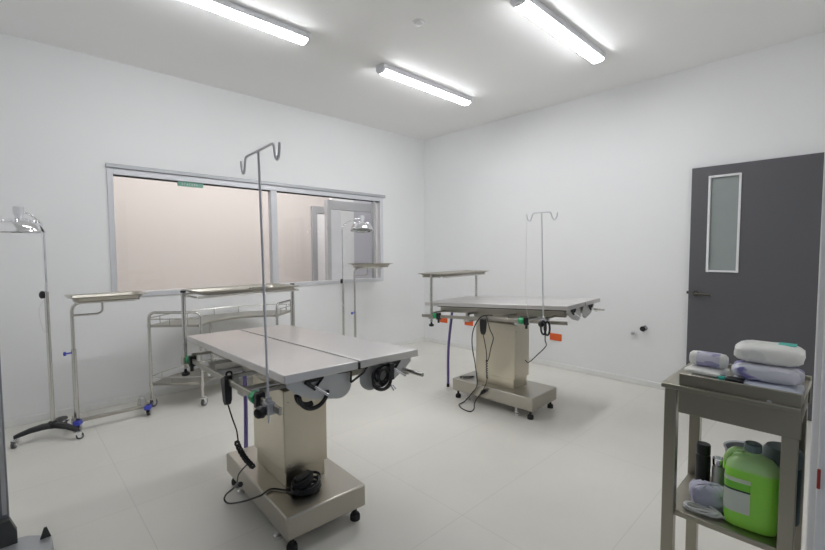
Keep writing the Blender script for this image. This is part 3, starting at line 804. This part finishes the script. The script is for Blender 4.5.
for A, B in ((I2[0], U2[-1]), (I2[-1], U2[0])):
    f = MB().tube(fillet([(A[0], A[1], .08), (A[0], A[1], .835), (B[0], B[1], .835), (B[0], B[1], .08)], .055, 7), .0125, 12).build('end_hoop', 'tube', ct)
    for P in (A, B):
        for zc in (.717, .205): MB().cyl((P[0], P[1], zc-.017), (P[0], P[1], zc+.017), .016, 12).build('collar', 'tube', f)
        caster(ct, P[0], P[1], .036, .10, .6, ('greyrub', 'chrome'))
k = U2[len(U2)//2+3]
MB().cyl((k[0], k[1]-.02, .215), (k[0], k[1]-.02, .706), .012, 12).build('rear_strut', 'tube', ct)

# ------------------------------------------------------------------ steel work table at the right
wt = thing('work_table', 'stainless steel work table with a lower shelf at the right edge', 'table', (1.66, .09, 0))
o = Vector((1.66, .09, 0))
DX, DY = .42, .37
MB().span((0, 0, .868), (DX, DY, .885)).build('deck', 'dsteel', wt, bevel=.003)
MB().span((.012, .0, .787), (.022, DY-.052, .926)).build('front_panel', 'dsteel', wt, bevel=.003)
MB().span((DX-.022, .0, .797), (DX-.012, DY-.052, .900)).build('rear_panel', 'dsteel', wt, bevel=.003)
for y in (.006, DY-.062): MB().span((.022, y, .80), (DX-.022, y+.008, .868)).build('side_panel', 'dsteel', wt)
for x in (.016, DX-.056):
    for y in (.006, DY-.046):
        l = MB().span((x, y, .012), (x+.038, y+.038, .868)).build('leg', 'dsteel', wt, bevel=.003)
        MB().cyl((x+.019, y+.019, 0), (x+.019, y+.019, .014), .021, 14).build('foot', 'rubber', l)
MB().span((.030, .012, .405), (DX-.030, DY-.012, .425)).build('lower_shelf', 'dsteel', wt, bevel=.003)
MB().cyl((.011, .075, .885), (.0095, .075, .885), .007, 12).build('rivet', 'alu', wt)

def superring(a, b, e, n, z, cx=0, cy=0, ph=0):
    P = []
    for k in range(n):
        t = 2*PI*k/n; c, s = math.cos(t), math.sin(t)
        P.append((cx+a*abs(c)**(2/e)*(1 if c >= 0 else -1), cy+b*abs(s)**(2/e)*(1 if s >= 0 else -1), z))
    return P
def pillow(c, d, rz, e=4., crinkle=.003, seed=0, rx=0.):
    """soft pack: stacked superellipse rings, crinkled"""
    rnd = random.Random(seed); rings = []
    n = 40; m = 12
    for i in range(m+1):
        ph = -PI/2+PI*i/m
        k = abs(math.cos(ph))**(2/3.2) if abs(math.cos(ph)) > 1e-4 else .02
        k = max(k, .03)
        rings.append([(x+rnd.uniform(-crinkle, crinkle), y+rnd.uniform(-crinkle, crinkle), z+rnd.uniform(-crinkle, crinkle)*.6) for x, y, z in superring(d[0]/2*k, d[1]/2*k, e, n, d[2]/2*math.copysign(abs(math.sin(ph))**(2/3.2), math.sin(ph)))])
    T = Matrix.Translation(c) @ Matrix.Rotation(rz, 4, 'Z') @ Matrix.Rotation(rx, 4, 'X')
    return MB().loft(rings, T)
def pack(name, c, d, rz, mat, label, cat, e=4., crinkle=.002, seed=0, group=None):
    o = bpy.data.objects
    m = pillow((0, 0, 0), d, 0, e, crinkle, seed).build(name, mat)
    m.location = c; m.rotation_euler = (0, 0, rz)
    return tag(m, label, cat, group)
zt = .885
pack('flat_pack', (1.770, .185, zt+.022), (.15, .185, .044), .0, 'bluefilm', 'flat pale blue pack at the bottom of the right pile on the steel table', 'pack', 6, .002, 1)
pack('wrapped_roll', (1.772, .183, zt+.070), (.115, .180, .052), .03, 'rollfilm', 'purple-printed wrapped roll in the middle of the right pile on the steel table', 'pack', 5, .003, 2)
pk = pack('cotton_pack', (1.815, .185, zt+.126), (.165, .178, .062), .03, 'cotton', 'big white wrapped pack on top of the right pile on the steel table', 'pack', 5, .002, 3)
MB().box((.02, -.045, .0305), (.05, .045, .003)).build('printed_mark', 'tealfilm', pk, bevel=.001)
pack('flat_pack', (1.755, .335, zt+.018), (.13, .115, .036), -.05, 'whitefilm', 'flat white pack at the bottom of the left pile on the steel table', 'pack', 6, .002, 4)
pp = pack('paper_pack', (1.765, .345, zt+.046), (.12, .110, .019), -.12, 'whitefilm', 'thin white pack under the small roll on the steel table', 'pack', 8, .001, 5)
# small wrapped cotton roll
cr = thing('cotton_roll', 'small white cotton roll in a lilac printed band on the steel table', 'roll', (1.775, .343, zt+.0555), R(90))
T = Matrix.Translation((0, 0, .026)) @ Matrix.Rotation(PI/2, 4, 'Y')
MB().lathe([(0, -.056), (.018, -.055), (.0245, -.048), (.026, -.035), (.026, .035), (.0245, .048), (.018, .055), (0, .056)], 24, T).build('roll', 'cotton', cr)
MB().lathe([(.0262, -.036), (.0268, -.034), (.0268, .030), (.0262, .032)], 24, T).build('paper_band', 'wrap', cr)
bx = MB().span((1.69, .215, zt+.001), (1.735, .262, zt+.046)).build('small_carton', 'black', bevel=.002)
# tiny carton tucked at the pile's front is dark on top
bx.name = 'dark_carton'
bx.location = (0, .018, 0)
tag(bx, 'small dark carton tucked between the two piles on the steel table', 'carton')
g = MB().span((1.6965, .283, zt+.001), (1.715, .300, zt+.046)).build('teal_box', 'tealfilm', bevel=.002)
tag(g, 'tiny teal box at the front edge between the two piles', 'box')

# ------------------------------------------------------------------ things on the lower shelf
zs = .425
jg = thing('jug', 'translucent jug of bright green liquid on the lower shelf of the steel table', 'jug', (1.785, .212, zs), R(4))
rings = []
for z, a, b, e in ((0, .050, .062, 4), (.006, .057, .069, 4.5), (.03, .060, .072, 5), (.12, .060, .072, 5), (.185, .060, .072, 4.5), (.205, .057, .069, 4),
                   (.222, .049, .058, 3.2), (.234, .036, .040, 2.6), (.242, .022, .024, 2), (.252, .020, .020, 2), (.262, .020, .020, 2)):
    rings.append(superring(a, b, e, 48, z))
MB().loft(rings).build('jug_body', 'jug', jg)
MB().tube(fillet([(0, .024, .248), (0, .052, .246), (0, .073, .212), (0, .072, .170)], .022, 6), .0085, 12).build('jug_handle', 'jug', jg)
MB().lathe([(.022, .252), (.024, .255), (.024, .276), (.020, .280), (0, .280)], 24).build('jug_cap', 'greylid', jg)
lb = [p for p in superring(.0612, .0732, 5, 96, 0) if p[0] < -.0 and -.0 < p[1] < .0725 and p[0] < -.02]
lb = sorted(lb, key=lambda p: p[1])
m = MB()
vs = [(x, y, .055) for x, y, _ in lb]+[(x, y, .170) for x, y, _ in lb]; n = len(lb)
vs += [(x*.985, y*.985, z) for x, y, z in vs]
fs = [(i, i+1, n+i+1, n+i) for i in range(n-1)]+[(2*n+i, 3*n+i, 3*n+i+1, 2*n+i+1) for i in range(n-1)]
fs += [(i, 2*n+i, 2*n+i+1, i+1) for i in range(n-1)]+[(n+i, n+i+1, 3*n+i+1, 3*n+i) for i in range(n-1)]
fs += [(0, n, 3*n, 2*n), (n-1, 3*n-1, 4*n-1, 2*n-1)]
m.add(vs, fs); slabel(m.build('paper_label', 'juglabel', jg), 'white paper label with a green band')

b = thing('black_bottle', 'black bottle standing behind the lilac pack on the lower shelf', 'bottle', (1.93, .380, zs))
MB().lathe([(0, 0), (.023, 0), (.025, .004), (.025, .128), (.021, .135)], 28).build('bottle_body', 'black', b)
MB().lathe([(.021, .135), (.024, .138), (.024, .172), (.021, .176), (0, .176)], 28).build('cap', 'blacksteel', b)
gj = thing('glass_jar', 'small clear chrome-lidded jar between the black bottle and the jug', 'jar', (1.935, .330, zs))
MB().lathe([(0, 0), (.021, 0), (.022, .09), (.018, .105)], 24).build('jar_body', 'plate', gj)
MB().lathe([(.019, .105), (.021, .108), (.021, .132), (0, .134)], 24).build('lid', 'chrome', gj)
bs = thing('steel_basin', 'round grey steel basin at the back of the lower shelf', 'basin', (2.00, .255, zs))
MB().lathe([(0, .004), (.045, .004), (.055, .02), (.068, .165), (.074, .170), (.074, .173), (.066, .170), (.052, .02), (.045, .008), (0, .008)], 36).build('basin', 'alud', bs)
tb = thing('teal_canister', 'dark teal canister with a grey lid behind the jug', 'canister', (1.895, .145, zs))
MB().lathe([(0, 0), (.048, 0), (.050, .005), (.050, .190), (.046, .196)], 32).build('canister_body', 'teal', tb)
MB().lathe([(.050, .196), (.053, .199), (.053, .240), (.045, .252), (0, .254)], 32).build('lid', 'greylid', tb)
lp = pack('soft_pack', (1.800, .333, zs+.041), (.085, .118, .082), .25, 'lilac', 'lilac soft pack lying on the lower shelf behind the white cord', 'pack', 4, .004, 9)
wc = thing('white_cord', 'coiled white cord on the front edge of the lower shelf', 'cord', (1.738, .340, zs), .1)
pts = []
for i in range(4*20):
    a = 2*PI*i/20; k = 1+.12*math.sin(i*.41)
    pts.append((.020*k*math.cos(a), .046*k*math.sin(a)+.004*math.sin(i*.3), .005+.014*i/80+.003*math.sin(a*2+i*.1)))
MB().tube(pts, .0036, 8).build('coil', 'cord', wc)
MB().tube(smooth([(-.004, -.044, .012), (.0, -.065, .008), (-.006, -.085, .006)], 6), .0045, 8).build('cord_end', 'cord', wc)
t = thing('latch_keeper', 'small red latch keeper on the white door jamb', 'latch', (JX-.018, .040, .725))
MB().span((-.005, .002, -.028), (0, .0095, .028)).build('plate', 'red', t, bevel=.002)
MB().span((-.008, .004, -.010), (-.005, .008, .010)).build('tongue', 'red', t, bevel=.001)

# ------------------------------------------------------------------ equipment stand cut by the left edge
es = thing('equipment_stand', 'blue-grey column of an equipment stand at the left edge of the photo', 'stand', (-.10, 2.63, 0))
MB().span((-.05, -.03, .044), (.062, .05, 1.42)).build('column', 'stand', es, bevel=.008)
MB().span((.040, -.034, .18), (.056, -.030, 1.40)).build('cover_strip', 'alud', es, bevel=.001)
MB().prism([(-.03, .04), (.085, .04), (.085, .10), (.062, .165), (-.03, .165)], -.02, .02, Matrix.Translation((0, -.04, 0)) @ Matrix.Rotation(PI/2, 4, 'X')).build('column_bracket', 'standd', es, bevel=.003)
MB().prism([(-.15, -.30), (.12, -.30), (.20, -.20), (.20, -.09), (.12, -.02), (-.15, .06)], .026, .046).build('base_plate', 'alud', es, bevel=.006)
for x, y in ((.165, -.15), (.10, -.26), (-.12, -.26), (-.12, .02)):
    caster(es, x, y, .0105, .028, .3, ('rubber', 'tube'))
MB().prism([(-.02, 0), (.02, 0), (.006, .05), (-.004, .05)], -.004, .004, Matrix.Translation((.178, -.10, .044)) @ Matrix.Rotation(PI/2, 4, 'X')).build('brake_pedal', 'standd', es)

# ------------------------------------------------------------------ world and view
wd = bpy.data.worlds.new('world'); bpy.context.scene.world = wd; wd.use_nodes = True
bg = wd.node_tree.nodes['Background']; bg.inputs['Color'].default_value = (.80, .88, 1.0, 1); bg.inputs['Strength'].default_value = .15
sc = bpy.context.scene
sc.view_settings.view_transform = 'Standard'; sc.view_settings.look = 'None'
sc.view_settings.gamma = 1; sc.view_settings.use_curve_mapping = False
sc.view_settings.exposure = 1.02
sc.cycles.max_bounces = 14; sc.cycles.diffuse_bounces = 8; sc.cycles.glossy_bounces = 6
